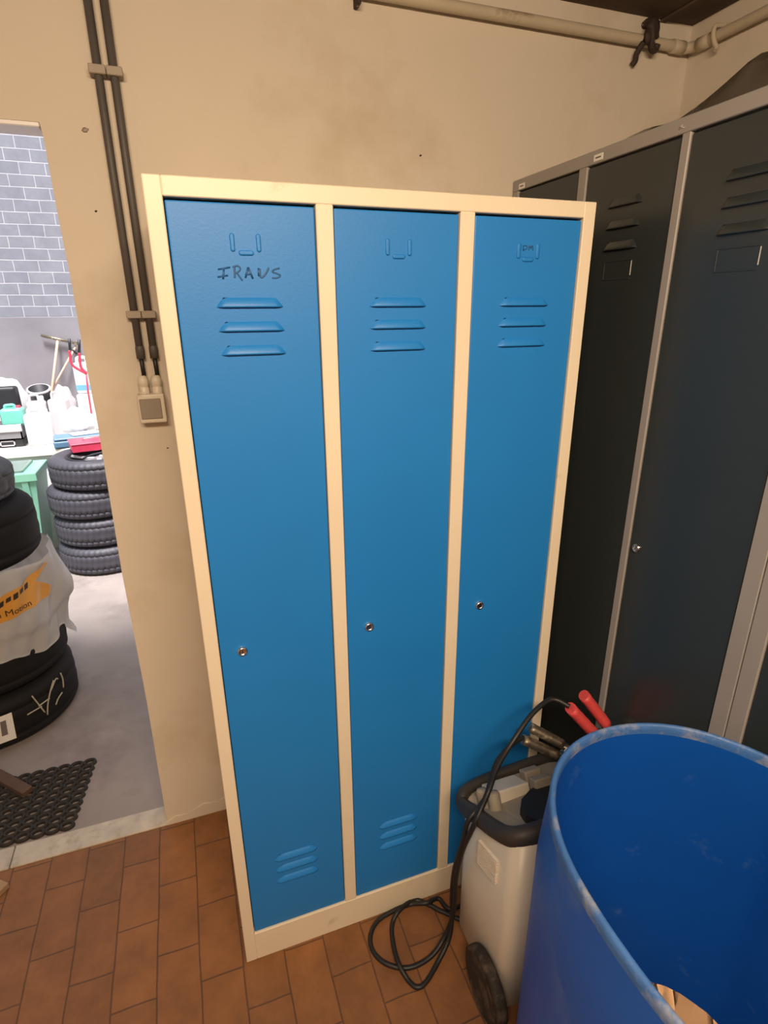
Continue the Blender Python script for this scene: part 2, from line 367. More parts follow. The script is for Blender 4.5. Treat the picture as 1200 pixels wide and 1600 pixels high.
for i in range(3):
    x0 = A + i * (DW + B); x1 = x0 + DW; z0, z1 = BR, LH - T
    m = MB(); g = 0.0018
    m.box(x0 + g, x1 - g, DY, DY + 0.014, z0 + g, z1 - 0.0045, 0.0022, 2)
    d = m.obj('door', 'blue', lk); d['label'] = labs[i]
    ox = x0 - A
    for zz in (1.6075, 1.5685, 1.529):
        m = MB(); louver(m, 0.0915 + ox, 0.2055 + ox, zz - 0.0005, 0.0155, 0.0065, 0.013)
        o = m.obj('louver', 'blue', d); o.location.y += DY
    for zz in (0.3195, 0.283, 0.2455):
        m = MB(); louver(m, 0.096 + ox, 0.204 + ox, zz - 0.002, 0.0155, 0.0065, 0.013)
        o = m.obj('louver', 'blue', d); o.location.y += DY
    m = MB()
    slot_bump(m, 0.1235 + ox, 0.1315 + ox, 1.694, 1.722, DY)
    slot_bump(m, 0.1665 + ox, 0.1745 + ox, 1.694, 1.722, DY)
    slot_bump(m, 0.1365 + ox, 0.1615 + ox, 1.6885, 1.6965, DY)
    m.obj('card_holder', 'blue', d)
    lock(d, [0.0735, 0.3525, 0.6315][i], 0.9315, DY)
    if i == 0:
        def px(*q): return [(lambda v: (v.x, v.z))(on(320 + a * 140 / 1200, 350 + b * 100 / 857, 1, DY)) for a, b in q]
        L_ = [px((175, 608), (340, 580)), px((255, 600), (245, 740)), px((170, 710), (310, 690)),
              px((395, 575), (400, 650), (400, 722)), px((370, 575), (440, 562), (475, 600), (450, 640), (405, 660)), px((430, 655), (465, 705), (505, 760)),
              px((545, 722), (580, 580)), px((580, 580), (645, 735)), px((540, 680), (625, 670)),
              px((720, 590), (722, 700)), px((735, 600), (745, 700), (775, 712), (825, 650), (855, 585)),
              px((1000, 592), (930, 610), (905, 640), (960, 662), (1010, 690), (970, 722), (900, 722))]
        strokes(d, 'handwriting', L_, DY - 0.0002, 0.0016, 'ink')
    if i == 2:
        def px(*q): return [(lambda v: (v.x, v.z))(on(780 + a * 100 / 1200, 360 + b * 60 / 720, 1, DY)) for a, b in q]
        m = MB(); a = on(815, 382, 1, DY); b_ = on(840, 402, 1, DY)
        m.box(a.x, b_.x, DY - 0.0006, DY + 0.0002, 1.697, 1.721)
        m.obj('name_card', 'blue', d)
        L_ = [px((448, 285), (450, 385)), px((450, 290), (510, 290), (512, 340), (455, 372)),
              px((550, 375), (560, 290), (590, 340), (620, 290), (628, 375)), px((575, 300), (610, 305))]
        strokes(d, 'lettering', L_, DY - 0.0008, 0.0011, 'ink')

# ------------------------------------------------------------------ dark lockers along the right wall
XK = 0.96; HK = 1.935
def dark_locker(y_hi, y_lo, edges, label, nm_lock, marks):
    t = thing('locker', label, 'locker', (XK + 0.25, (y_hi + y_lo) / 2, 0))
    FDk = 0.02; zt = HK - 0.028; zb = 0.09
    m = MB()
    m.box(XK, XK + FDk, y_lo, y_hi, zt, HK, 0.0015); m.box(XK, XK + FDk, y_lo, y_hi, 0, zb, 0.0015)
    ys = [y_hi] + [v for e in edges for v in e] + [y_lo]
    for k in range(0, len(ys), 2): m.box(XK, XK + FDk, ys[k + 1], ys[k], zb, zt, 0.0015)
    m.obj('front_frame', 'greyframe', t)
    m = MB(); x1 = XK + 0.5
    m.box(XK + FDk, x1, y_hi - 0.0015, y_hi, 0, HK); m.box(XK + FDk, x1, y_lo, y_lo + 0.0015, 0, HK)
    m.box(XK + FDk, x1, y_lo, y_hi, HK - 0.0015, HK); m.box(x1 - 0.002, x1, y_lo, y_hi, 0, HK); m.box(XK + FDk, x1, y_lo, y_hi, 0.05, 0.052)
    m.obj('body', 'greyframe', t)
    RZ = Matrix.Rotation(-PI / 2, 4, 'Z')           # local x -> -y , local -y -> -x
    for (e1, e0) in edges:
        m = MB(); g = 0.002
        m.box(XK + 0.003, XK + 0.017, e0 + g, e1 - g, zb + g, zt - 0.004, 0.002, 2)
        d = m.obj('door', 'slate', t); cy = (e1 + e0) / 2
        for zz in (1.808, 1.765, 1.722):
            m = MB(); louver(m, -0.052, 0.052, 0, 0.017, 0.0065, 0.012)
            bmesh.ops.transform(m.bm, matrix=Matrix.Translation((XK + 0.003, cy, zz)) @ RZ, verts=m.bm.verts[:])
            m.obj('louver', 'slate', d)
        for zz in (0.32, 0.28, 0.24):
            m = MB(); louver(m, -0.052, 0.052, 0, 0.017, 0.0065, 0.012)
            bmesh.ops.transform(m.bm, matrix=Matrix.Translation((XK + 0.003, cy, zz)) @ RZ, verts=m.bm.verts[:])
            m.obj('louver', 'slate', d)
        # card holder: shallow pressed frame with its right edge highlight painted on as a pale strip
        m = MB(); xx = XK + 0.003
        for (a, b_, c_, e_) in ((cy - 0.043, cy + 0.043, 1.660, 1.6625), (cy - 0.043, cy + 0.043, 1.698, 1.7)):
            m.box(xx - 0.001, xx + 0.001, a, b_, c_, e_, 0.0004)
        m.box(xx - 0.001, xx + 0.001, cy + 0.041, cy + 0.043, 1.660, 1.70, 0.0004)
        h = m.obj('card_holder', 'slate', d)
        m = MB(); m.box(xx - 0.0014, xx + 0.001, cy - 0.0435, cy - 0.042, 1.668, 1.697, 0.0003)
        m.obj('scratch_and_highlight', 'scratch_glint', d)
        m = MB(); Ry = Matrix.Rotation(-PI / 2, 4, 'Y')
        m.lathe([(0.0108, 0.0), (0.0108, 0.0025), (0.009, 0.006), (0.0068, 0.0062), (0.0062, 0.0045), (0.004, 0.0045)], 24, (XK + 0.003, e1 - 0.0245, 1.081), Ry, cap1=True)
        m.mi = 1; m.box(XK + 0.003 - 0.005, XK + 0.003 - 0.0045, e1 - 0.0256, e1 - 0.0234, 1.0775, 1.0845)
        m.obj('lock', ['chrome', 'dark'], d)
    for (yy, zz, w) in marks:
        m = MB(); m.box(XK - 0.0008, XK + 0.0003, yy - w / 2, yy + w / 2, zz - 0.0065, zz + 0.0065)
        m.mi = 1; m.box(XK - 0.0011, XK - 0.0007, yy - w * 0.3, yy + w * 0.3, zz - 0.0016, zz + 0.0016)
        o = m.obj('number_label', ['paper', 'print'], t); o['label'] = 'small white printed sticker'
    return t
dk = dark_locker(0.512, -0.4175, [(0.484, 0.223), (0.194, -0.077), (-0.097, -0.384)],
            'slate grey three door locker with pale grey frame in the corner behind the blue doors', 1, [(0.467, 1.9155, 0.028), (0.158, 1.9185, 0.030)])
m = MB()
m.tube([(XK - 0.0004, -0.068, 1.9195), (XK - 0.0004, -0.079, 1.9165)], 0.0009, 6)
m.tube([(XK - 0.0004, -0.067, 1.9155), (XK - 0.0004, -0.0745, 1.922)], 0.0007, 6)
m.obj('scratch_and_highlight', 'scratch_glint', dk)
dark_locker(-0.4195, -1.349, [(-0.452, -0.735), (-0.765, -1.03), (-1.06, -1.315)],
            'dark grey locker next to the corner one, at the right edge behind the drum', 1, [])

# crumpled plastic on top of the dark locker
m = MB()
P = []
for i in range(34):
    v = i / 33; y = 0.10 - v * 0.75; row = []
    prof = max(0.04, min(1, (-0.02 - y) / 0.25)) ** 0.62
    for j in range(26):
        u = j / 25; x = 0.972 + u * 0.46
        edge = math.sin(PI * min(1, max(0, u))) ** 0.5
        hgt = 0.215 * prof * edge * (0.66 + 0.30 * abs(mnoise.noise(Vector((x * 13 + 3, y * 11, 7)))) + 0.10 * math.sin(38 * x + 22 * y + 4 * mnoise.noise(Vector((x * 5, y * 5, 9)))) + 0.42 * mnoise.noise(Vector((x * 7, y * 7, 0.3))) + 0.3 * abs(mnoise.noise(Vector((x * 17, y * 15, 2))))) * 1.15
        row.append((x + 0.01 * mnoise.noise(Vector((x * 9, y * 9, 5))), y, HK + 0.002 + max(0.0, hgt)))
    P.append(row)
m.grid(P)
tag(m.obj('plastic_sheet', 'film'), 'crumpled grey plastic sheet lying on top of the corner locker', 'plastic sheet')

# ------------------------------------------------------------------ pipes under the ceiling
pr = 0.0138
t = thing('pipe', 'overpainted cream pipe running round the room under the ceiling', 'pipe', (0.6, 0.495, 2.29))
m = MB()
yb, xr = YB - 0.018, XR - 0.018
pts = [(-1.74, yb, 2.293), (0.2, yb, 2.2935), (1.44, yb, 2.2935)]
pts = [Vector(p) for p in pts] + [Vector((xr - 0.03 + 0.03 * math.sin(a), yb - 0.03 + 0.03 * math.cos(a), 2.292)) for a in [k * PI / 12 for k in range(1, 6)]]
pts += [Vector((xr, yb - 0.06, 2.29)), Vector((xr, -0.5, 2.287)), Vector((xr, -2.6, 2.284))]
m.tube(pts, pr, 14)
m.obj('tube', 'pipe', t)
m = MB(); m.tube([(1.435, yb, 2.2935), (1.475, yb, 2.293)], pr + 0.003, 14); m.tube([(xr, yb - 0.035, 2.291), (xr, yb - 0.075, 2.29)], pr + 0.003, 14)
m.obj('coupling', 'pipe', t)
# iron hook clamp near the corner
pt_ = t
bk = thing('pipe_clamp', 'rusty iron hook clamp holding the cream pipe near the corner', 'clamp', (1.33, 0.49, 2.29))
m = MB(); x = 1.345
m.tube(spline([(x, YB, 2.335), (x, 0.497, 2.338), (x - 0.002, 0.482, 2.322), (x, 0.478, 2.298), (x + 0.006, 0.484, 2.275), (x + 0.022, 0.488, 2.272), (x + 0.026, 0.484, 2.285)], 6), [0.011] * 0 or 0.009, 8)
m.ball((x + 0.004, 0.484, 2.318), 0.02, 0.011, 0.024, 14, 10, 0.5, 5)
m.ball((x - 0.012, 0.482, 2.296), 0.012, 0.009, 0.018, 12, 8, 0.5, 5)
m.obj('hook', 'rust', bk)
m = MB()
m.tube(spline([(x - 0.022, 0.486, 2.283), (x - 0.029, 0.490, 2.270), (x - 0.031, 0.497, 2.258), (x - 0.028, 0.502, 2.247), (x - 0.033, 0.508, 2.238)], 6), 0.0075, 8)
m.obj('tongue', 'rust', bk)
m = MB()
m.tube(spline([(XR, 0.40, 2.312), (xr - 0.016, 0.40, 2.308), (xr - 0.019, 0.40, 2.288), (xr - 0.010, 0.40, 2.272), (xr - 0.002, 0.40, 2.264), (xr - 0.004, 0.398, 2.256)], 6), 0.006, 8)
tag(m.obj('pipe_clamp', 'pipe'), 'cream painted clamp on the pipe along the right wall', 'clamp')
m = MB(); m.box(0.505, 0.515, YB - 0.033, YB, 2.262, 2.33, 0.002); m.obj('bracket', 'rust', pt_)

# ------------------------------------------------------------------ conduits and switch
for k, (x, nm) in enumerate(((-0.0655, 'left dark grey conduit running down the wall to the switch box'), (-0.0345, 'right dark grey conduit running down the wall beside the blue locker'))):
    t = thing('conduit', nm, 'conduit', (x, 0.50, 1.45), 'conduits above the switch')
    m = MB(); m.tube([(x, 0.502, ZC), (x - 0.001, 0.502, 1.9), (x, 0.502, 1.5)], 0.0088, 12); m.obj('tube', 'conduit', t)
    m = MB(); m.lathe([(0.0088, 0.03), (0.0102, 0.026), (0.0102, 0.0), (0.006, 0.0)], 14, (x, 0.502, 1.492)); m.obj('sleeve', 'conduit', t)
    m = MB(); m.tube([(x, 0.502, 1.50), (x + 0.001, 0.502, 1.448)], 0.0052, 10); m.obj('cable', 'cable', t)
for z, lab in ((2.0795, 'grey beige double clip holding both conduits high on the wall'), (1.5945, 'grey beige double clip holding both conduits above the switch box')):
    t = thing('conduit_clip', lab, 'clip', (-0.05, 0.5, z), 'double conduit clips')
    for (a, b_) in ((-0.0835, -0.0505), (-0.0495, -0.0175)):
        m = MB(); m.box(a, b_, 0.4885, YB, z - 0.0085, z + 0.0085, 0.0015); m.obj('clip_half', 'clip', t)
sw = thing('light_switch', 'white switch box with large grey brown rocker on the wall left of the blue locker', 'switch', (-0.055, 0.5, 1.37))
m = MB(); m.box(-0.087, -0.0245, 0.474, YB, 1.337, 1.408, 0.0035, 2); m.obj('box', 'whiteplastic', sw)
m = MB(); m.box(-0.083, -0.0335, 0.4705, 0.475, 1.3475, 1.3975, 0.0015); m.obj('rocker', 'rocker', sw)
for x in (-0.0690, -0.0385):
    m = MB(); m.lathe([(0.0125, 0), (0.0125, 0.014), (0.0115, 0.015), (0.0115, 0.018), (0.0128, 0.019), (0.0128, 0.032), (0.0095, 0.042), (0.005, 0.044)], 16, (x, 0.498, 1.408))
    m.obj('cable_gland', 'whiteplastic', sw)
# little marks on the wall, as plaster chips
for (px_, py_, r) in ((133, 203, 0.007), (657, 243, 0.0035), (598, 298, 0.0035), (150, 330, 0.003), (262, 700, 0.0025)):
    p = on(px_, py_, 1, YB)
    m = MB(); m.ball((p.x, YB, p.z), r, 0.0015, r * 0.7, 10, 6, 0.6, 4)
    struct(m.obj('trim_%d' % (4 + int(px_)), 'rust' if r < 0.006 else 'rocker'))

# ------------------------------------------------------------------ blue drum
DC = (0.708, -0.707); HZ = 0.85
def drum_pt(th, z, dr):
    t = max(0.0, min(1.0, (HZ - z) / 0.16)); k = 0.010 * (t * t * (3 - 2 * t))
    if z < 0.05: k -= 0.02 * (1 - z / 0.05)
    r = 0.2877 - 0.0426 * math.cos(2 * th) - 0.0046 * math.sin(2 * th) + dr + k
    c_, s_ = math.cos(th), math.sin(th)
    return (DC[0] + min(r * c_, 0.2325 + dr), DC[1] + r * s_, z)
def drum_z(th): return 0.0018 * math.sin(3 * th + 1) + 0.0012 * math.sin(7 * th)
NS = 96
dr_ = thing('drum', 'blue plastic drum with its top cut off in the front right corner of the view', 'drum', (DC[0], DC[1], 0))
def drum_rows(zs): return [[drum_pt(2 * PI * k / NS, z + (drum_z(2 * PI * k / NS) if z > 0.8 else 0), d) for k in range(NS)] for z, d in zs]
m = MB()
V = m.grid(drum_rows([(0.004, 0.0), (0.03, 0.01), (0.06, 0.012), (0.2, 0.012), (0.27, 0.012), (0.285, 0.012), (0.30, 0.012), (0.45, 0.012), (0.6, 0.012), (0.7, 0.012), (0.76, 0.012), (0.80, 0.012), (0.829, 0.012)]), cv=True)
m.cap(V[0]); m.obj('shell', 'drum', dr_)
m = MB()
V = m.grid(drum_rows([(0.829, 0.0015), (0.8, 0.001), (0.7, 0.0), (0.5, 0.0), (0.3, 0.0), (0.1, -0.002), (0.03, -0.01), (0.02, -0.03)]), cv=True)
m.cap(V[-1]); m.obj('inside', 'drumin', dr_)
m = MB(); m.grid(drum_rows([(0.829, 0.0122), (0.838, 0.0125), (0.8455, 0.012), (0.849, 0.0095), (0.850, 0.007), (0.849, 0.004), (0.846, 0.002), (0.838, 0.001), (0.829, 0.0014)]), cv=True)
m.obj('rim', 'drumrim', dr_)['label'] = 'scuffed paler rim'
# cardboard standing in the drum
m = MB()
def cq(px_, py_, z): return on(px_, py_, 2, z)
P = []
def wall_in(p, k=0.012):              # keep a point just inside the drum wall
    th = math.atan2(p.y - DC[1], p.x - DC[0]); q = drum_pt(th, p.z, -k)
    if (p.x - DC[0]) ** 2 + (p.y - DC[1]) ** 2 > (q[0] - DC[0]) ** 2 + (q[1] - DC[1]) ** 2: return Vector((q[0], q[1], p.z))
    return p
top = [cq(a, b, 0.76) for a, b in ((1012, 1533), (1040, 1541), (1062, 1552), (1085, 1568), (1104, 1582), (1124, 1602), (1155, 1640))]
P = [[wall_in(t_ + Vector((-0.035 * k, -0.02 * k, -0.004 * k))) for t_ in top] for k in range(6)]
V = m.grid(P)
r = bmesh.ops.solidify(m.bm, geom=m.bm.faces[:], thickness=0.004)
tag(m.obj('cardboard', 'card'), 'piece of brown cardboard standing inside the blue drum', 'cardboard')

# ------------------------------------------------------------------ battery charger
ch = thing('battery_charger', 'cream steel battery charger on wheels between the blue drum and the locker', 'charger', (0.70, -0.2, 0))
CX0, CX1 = 0.549, 0.862
def casing_ring(zf, inset=0.0, r=0.032):
    x0, x1, y0, y1 = CX0 + inset, CX1 - inset, -0.340 + inset, -0.105 - inset; out = []
    for cx, cy, a0 in ((x1 - r, y1 - r, 0), (x0 + r, y1 - r, 90), (x0 + r, y0 + r, 180), (x1 - r, y0 + r, 270)):
        for k in range(7):
            a = math.radians(a0 + 15 * k); x, y = cx + r * math.cos(a), cy + r * math.sin(a); out.append((x, y, zf(y)))
    return out
m = MB()
topz = lambda y: 0.442 + 0.53 * max(0.0, -0.115 - y)
V = m.grid([casing_ring(lambda y: 0.035, 0.012), casing_ring(lambda y: 0.047), casing_ring(lambda y: 0.2), casing_ring(topz)], cv=True); m.cap(V[0]); m.cap(V[-1])
m.obj('casing', 'charger', ch)
loop = [(.552, -.112, .447), (.566, -.086, .452), (.62, -.070, .454), (.73, -.064, .457), (.83, -.066, .462), (.858, -.10, .475), (.864, -.25, .55), (.846, -.312, .572), (.70, -.326, .574), (.60, -.326, .573), (.558, -.308, .560), (.549, -.26, .532), (.547, -.18, .49)]
lp = spline(loop, 6, True)
m = MB(); m.tube(lp, 0.0158, 14, True, flat=1.3); m.obj('top_frame', 'blackplastic', ch)
m = MB(); cen = sum((Vector(p) for p in lp), Vector()) / len(lp)
V = m.grid([[Vector(p) for p in lp], [Vector(p).lerp(cen, 0.5) + Vector((0, 0, -0.014)) for p in lp]], cv=True); m.cap(V[1])
m.obj('control_panel', 'panelgrey', ch)
def ctop(x, y): return 0.45 + 0.53 * max(0.0, (-0.10 - y))
nrm = Matrix.Rotation(math.atan(0.53), 4, 'X').inverted()
def topmtx(x, y, h=0.0): return Matrix.Translation((x, y, ctop(x, y) + h)) @ nrm
m = MB(); m.box(-0.048, 0.048, -0.036, 0.036, -0.03, 0.012, 0.004, 2, topmtx(0.660, -0.125, 0.014)); m.obj('display', 'whiteplastic', ch)
for (x, y) in ((0.592, -0.135), (0.605, -0.165)):
    m = MB(); m.lathe([(0.015, -0.02), (0.015, 0.016), (0.012, 0.021), (0.004, 0.022)], 18, (0, 0, 0), topmtx(x, y, 0.012), cap1=True); m.obj('knob', 'panelgrey', ch)
for (x, y) in ((0.745, -0.11), (0.735, -0.165)):
    m = MB(); m.box(-0.024, 0.024, -0.016, 0.016, -0.03, 0.02, 0.004, 2, topmtx(x, y, 0.016)); m.obj('rocker_switch', 'panelgrey', ch)
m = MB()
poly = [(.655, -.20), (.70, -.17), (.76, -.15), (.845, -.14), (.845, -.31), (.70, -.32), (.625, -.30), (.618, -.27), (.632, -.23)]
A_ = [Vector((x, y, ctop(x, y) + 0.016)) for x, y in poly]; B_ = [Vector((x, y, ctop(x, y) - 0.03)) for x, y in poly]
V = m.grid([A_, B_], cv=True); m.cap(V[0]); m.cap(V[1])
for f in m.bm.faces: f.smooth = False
m.obj('grip_hollow_shade', 'dark', ch)  # raised black slab, shade of the hand hole put into its colour
m = MB()
for k in range(10):
    f = k / 9; za = 0.440 - 0.066 * f
    m.prism([(-0.205, za), (-0.285, za + 0.027), (-0.285, za + 0.027 - 0.0046), (-0.205, za - 0.0046)], 0, CX0 - 0.007, CX0 + 0.004)
m.obj('vent', 'vent', ch)['label'] = 'pale louvred vent'
for wy, x0 in ((-0.298, 0.5175), (-0.298, 0.866)):
    m = MB(); Ry = Matrix.Rotation(PI / 2, 4, 'Y')
    m.lathe([(0.02, 0.004), (0.055, 0.0), (0.070, 0.004), (0.074, -0.001), (0.082, 0.003), (0.0835, 0.010), (0.0835, 0.020), (0.081, 0.026), (0.06, 0.027), (0.02, 0.026)], 40, (x0, wy, 0.0838), Ry, cap0=True, cap1=True)
    m.obj('wheel', 'wheelrubber', ch)
m = MB(); m.tube([(0.54, -0.298, 0.0838), (0.87, -0.298, 0.0838)], 0.008, 10); m.obj('axle', 'oldsteel', ch)
for x in (0.58, 0.83):
    m = MB(); m.box(x - 0.015, x + 0.015, -0.14, -0.11, 0.0, 0.037, 0.003); m.obj('foot', 'blackplastic', ch)

# clamps and leads
def clamp(name, lab, s1, e1, s2, e2, mt, r, grip_len):
    t = thing(name, lab, 'clamp', (Vector(e1) + Vector(e2)) / 2)
    s1, e1, s2, e2 = map(Vector, (s1, e1, s2, e2))
    for s_, e_ in ((s1, e1), (s2, e2)):
        d = (e_ - s_).normalized()
        m = MB(); n = 9
        m.tube([s_ + (e_ - s_) * (k / n) for k in range(n + 1)], [r * (0.97 + 0.05 * (k % 2)) for k in range(n + 1)], 14, flat=0.8); m.obj('grip', mt, t)
        m = MB(); m.tube([e_ - d * 0.006, e_ + d * 0.02, e_ + d * 0.06 + (e1 + e2 - 2 * e_) * 0.30], [r * 0.8, r * 0.85, r * 0.45], 8, flat=0.5); m.obj('jaw', 'steel', t)
    m = MB(); c = (e1 + e2) / 2 + (e1 - s1).normalized() * 0.012; a = (e1 - s1).cross(e2 - e1).normalized()
    m.tube([c - a * 0.012, c + a * 0.012], 0.007, 12); m.obj('spring', 'steel', t)
    return t
r1, r1e = on(912, 1086, 2, 0.70), on(947, 1131, 2, 0.615)
r2, r2e = on(891, 1106, 2, 0.69), on(930, 1148, 2, 0.60)
clamp('jump_clamp', 'red handled battery clamp resting behind the drum rim', r1, r1e, r2, r2e, 'red', 0.0175, 0.09)
b1, b1e = on(828, 1136, 2, 0.605), on(879, 1163, 2, 0.565)
b2, b2e = on(817, 1155, 2, 0.595), on(872, 1180, 2, 0.55)
clamp('jump_clamp', 'tarnished metal battery clamp lying on the battery charger', b1, b1e, b2, b2e, 'oldsteel', 0.0145, 0.09)
def C6(a, b): return (560 + a * 0.26667, 1280 + b * 0.26667)
fl = 0.007
pa = [on(890, 1104, 2, 0.692), on(862, 1093, 2, 0.70), on(832, 1115, 2, 0.69), on(803, 1156, 2, 0.655), on(778, 1197, 2, 0.60), on(764, 1235, 2, 0.55), Vector((0.527, -0.209, 0.50)), on(723, 1328, 0, 0.525), on(713, 1368, 0, 0.525), on(711, 1400, 0, 0.525), on(708, 1429, 0, 0.525)]
pa += [on(*C6(a, b), 2, z) for a, b, z in ((510, 680, .04), (430, 800, .012), (300, 870, fl), (170, 850, fl), (90, 780, fl), (70, 690, fl), (110, 600, fl), (200, 540, fl), (300, 500, fl), (400, 490, fl + .012), (470, 465, fl))]
pa += [Vector((0.56, -0.06, 0.008)), Vector((0.66, -0.055, 0.02)), Vector((0.70, -0.07, 0.10)), Vector((0.70, -0.10, 0.14))]
m = MB(); m.tube(spline(pa, 8), 0.0062, 10)
tag(m.obj('cable', 'cable'), 'black cable from the red clamp looping over the charger down to the floor', 'cable')
pb = [on(817, 1152, 2, 0.60), on(800, 1163, 2, 0.60), on(778, 1188, 2, 0.575), on(768, 1215, 2, 0.55), on(757, 1250, 2, 0.52), Vector((0.523, -0.190, 0.495)), on(724, 1312, 0, 0.52), on(710, 1360, 0, 0.522), on(706, 1400, 0, 0.525)]
pb += [on(*C6(a, b), 2, z) for a, b, z in ((550, 560, .10), (530, 700, .04), (470, 830, .012), (400, 950, fl), (345, 985, fl), (290, 940, fl), (230, 830, fl + .012), (200, 700, fl), (200, 610, fl), (240, 535, fl + .012), (330, 475, fl), (420, 505, fl), (500, 545, fl))]
pb += [Vector((0.60, -0.11, 0.008)), Vector((0.68, -0.07, 0.01)), Vector((0.74, -0.07, 0.10)), Vector((0.74, -0.10, 0.14))]
m = MB(); m.tube(spline(pb, 8), 0.0062, 10)
tag(m.obj('cable', 'cable'), 'black cable from the metal clamp making the pointed loop on the tiles', 'cable')

# ------------------------------------------------------------------ tyres
def tyre_mesh(R, W, c, tread=True, n=208, rim_r=0.62, mtx=None, prof_bulge=1.0):
    """tyre lying flat, base at z=0; treaded band with sipes, grooves and rounded shoulders"""
    m = MB(); ri = R * rim_r; h = W / 2
    prof = [(ri, -h * 0.62, 0), (ri + 0.006, -h * 0.80, 0), (ri + 0.02, -h * 0.86, 0), ((ri + R) / 2, -h * 0.99, 0), (R - 0.045, -h * 0.98, 0), (R - 0.024, -h * 0.90, 0), (R - 0.010, -h * 0.78, 1)]
    for z in (-0.66, -0.52, -0.48): prof.append((R - 0.003 if z != -0.48 else R - 0.009, h * z, 1))
    for z in (-0.44, -0.2, -0.02): prof.append((R if z > -0.43 and z != -0.02 else R - 0.002, h * z, 1))
    half = prof[:]
    for (r, z, k) in reversed(half): prof.append((r, -z, k))
    P = []
    for i, (r, z, k) in enumerate(prof):
        row = []
        for s in range(n):
            a = 2 * PI * s / n; rr = r
            if k and tread:
                ph = (s + int(abs(z) / h * 4)) % 4
                if ph == 0: rr -= 0.007
            v = Vector((rr * math.cos(a), rr * math.sin(a), z + h))
            if mtx: v = mtx @ v
            row.append(v + Vector(c))
        P.append(row)
    m.grid(P, cv=True)
    return m
SC = (-0.60, 2.95)
offs = [(0.026, -0.03), (0.03, -0.02), (0.022, -0.02), (0.065, -0.024)]
tz = 0.0; TH = 0.187
back_labels = ['lowest dusty tyre of the stack on the concrete beside the white bench', 'second tyre from the floor in the stack beside the white bench',
               'third tyre from the floor in the stack beside the white bench', 'topmost tyre with an alloy wheel in it, under the red box']
for k in range(4):
    c = (SC[0] + offs[k][0], SC[1] + offs[k][1], k * TH)
    if k < 3:
        tag(tyre_mesh(0.298, TH, c).obj('tyre', 'rubber2'), back_labels[k], 'tyre', 'tyres stacked by the bench')
    else:
        t = thing('car_wheel', back_labels[k], 'tyre', c, 'tyres stacked by the bench')
        tyre_mesh(0.302, TH, c).obj('tyre', 'rubber2', t)
        m = MB(); z = c[2] + TH
        m.lathe([(0.192, -0.05), (0.190, -0.012), (0.186, -0.008), (0.176, -0.03), (0.170, -0.11), (0.06, -0.11)], 40, (c[0], c[1], z)); m.obj('rim', 'black', t)
        m = MB(); m.lathe([(0.045, -0.09), (0.045, -0.04), (0.03, -0.034)], 24, (c[0], c[1], z), cap1=True)
        for q in range(5):
            a = 2 * PI * q / 5 + 0.3
            m.tube([(c[0] + 0.03 * math.cos(a), c[1] + 0.03 * math.sin(a), z - 0.045), (c[0] + 0.178 * math.cos(a), c[1] + 0.178 * math.sin(a), z - 0.03)], 0.017, 8, flat=0.7)
        m.obj('spokes', 'alloy', t)
TOPZ = 4 * TH
# red box and blue case
t = thing('toolbox', 'flat red box lying on the topmost tyre of the back stack', 'box', (-0.62, 3.08, TOPZ))
RB = Matrix.Translation((-0.585, 3.06, TOPZ + 0.002)) @ Matrix.Rotation(math.radians(14), 4, 'Z')
m = MB(); m.box(-0.13, 0.14, -0.11, 0.09, 0, 0.046, 0.004, 2, RB); m.obj('box', 'boxred', t)
m = MB(); m.box(-0.133, 0.143, -0.113, 0.093, 0.047, 0.056, 0.003, 1, RB); m.obj('lid', 'boxred', t)
m = MB(); m.tube([RB @ Vector((-0.05, 0, 0.058)), RB @ Vector((-0.04, 0, 0.066)), RB @ Vector((0.05, 0, 0.066)), RB @ Vector((0.06, 0, 0.058))], 0.004, 8); m.obj('handle', 'steel', t)
# tools in the wheel of the top tyre
m = MB(); m.tube(spline([(-0.60, 2.74, TOPZ + 0.008), (-0.56, 2.78, TOPZ + 0.012), (-0.47, 2.84, TOPZ + 0.014), (-0.40, 2.88, TOPZ + 0.012)], 5), [0.006] * 5 + [0.009] * 11, 8)
tag(m.obj('hand_tool', 'black'), 'black rod tool lying across the top tyre in front of the red box', 'tool')

# ------------------------------------------------------------------ left stack by the doorway
LC = (-0.87, 1.36)
t = tyre_mesh(0.302, 0.222, (LC[0], LC[1], 0), n=160, tread=False).obj('tyre', 'rubber'); tag(t, 'lowest black tyre of the near stack, with a chalk mark and a white sticker', 'tyre', 'tyres stacked by the doorway'); bt = t
tag(tyre_mesh(0.302, 0.222, (LC[0] - 0.005, LC[1] + 0.01, 0.2225), n=160, tread=False).obj('tyre', 'rubber'), 'second black tyre of the near stack, just under the plastic bag', 'tyre', 'tyres stacked by the doorway')
tag(tyre_mesh(0.292, 0.235, (LC[0] - 0.005, LC[1] + 0.005, 0.70), n=160, tread=False).obj('tyre', 'rubber'), 'black tyre standing out of the top of the plastic bag', 'tyre', 'tyres stacked by the doorway')
Rt = Matrix.Rotation(math.radians(7), 4, 'Y')
tag(tyre_mesh(0.285, 0.13, (LC[0] - 0.045, LC[1] - 0.01, 0.972), n=110, mtx=Rt).obj('tyre', 'greyrubber'), 'smaller dusty grey tyre lying tilted on top of the near stack', 'tyre')
def C3(a, b): return (a * 0.225, 830 + b * 0.225)
RT = 0.3035
m = MB()
for L_ in ([(190, 1275), (290, 1215)], [(222, 1145), (262, 1195), (312, 1258)], [(268, 1215), (345, 1160)], [(330, 1275), (332, 1200), (352, 1100), (372, 1035)], [(355, 1105), (385, 1030), (402, 1025)], [(420, 985), (436, 1030), (440, 1085)], [(388, 1205), (405, 1160), (432, 1120)]):
    pts = spline([on_cyl(*C3(a, b), LC, RT) for a, b in L_], 4)
    m.tube(pts, 0.0028, 6)
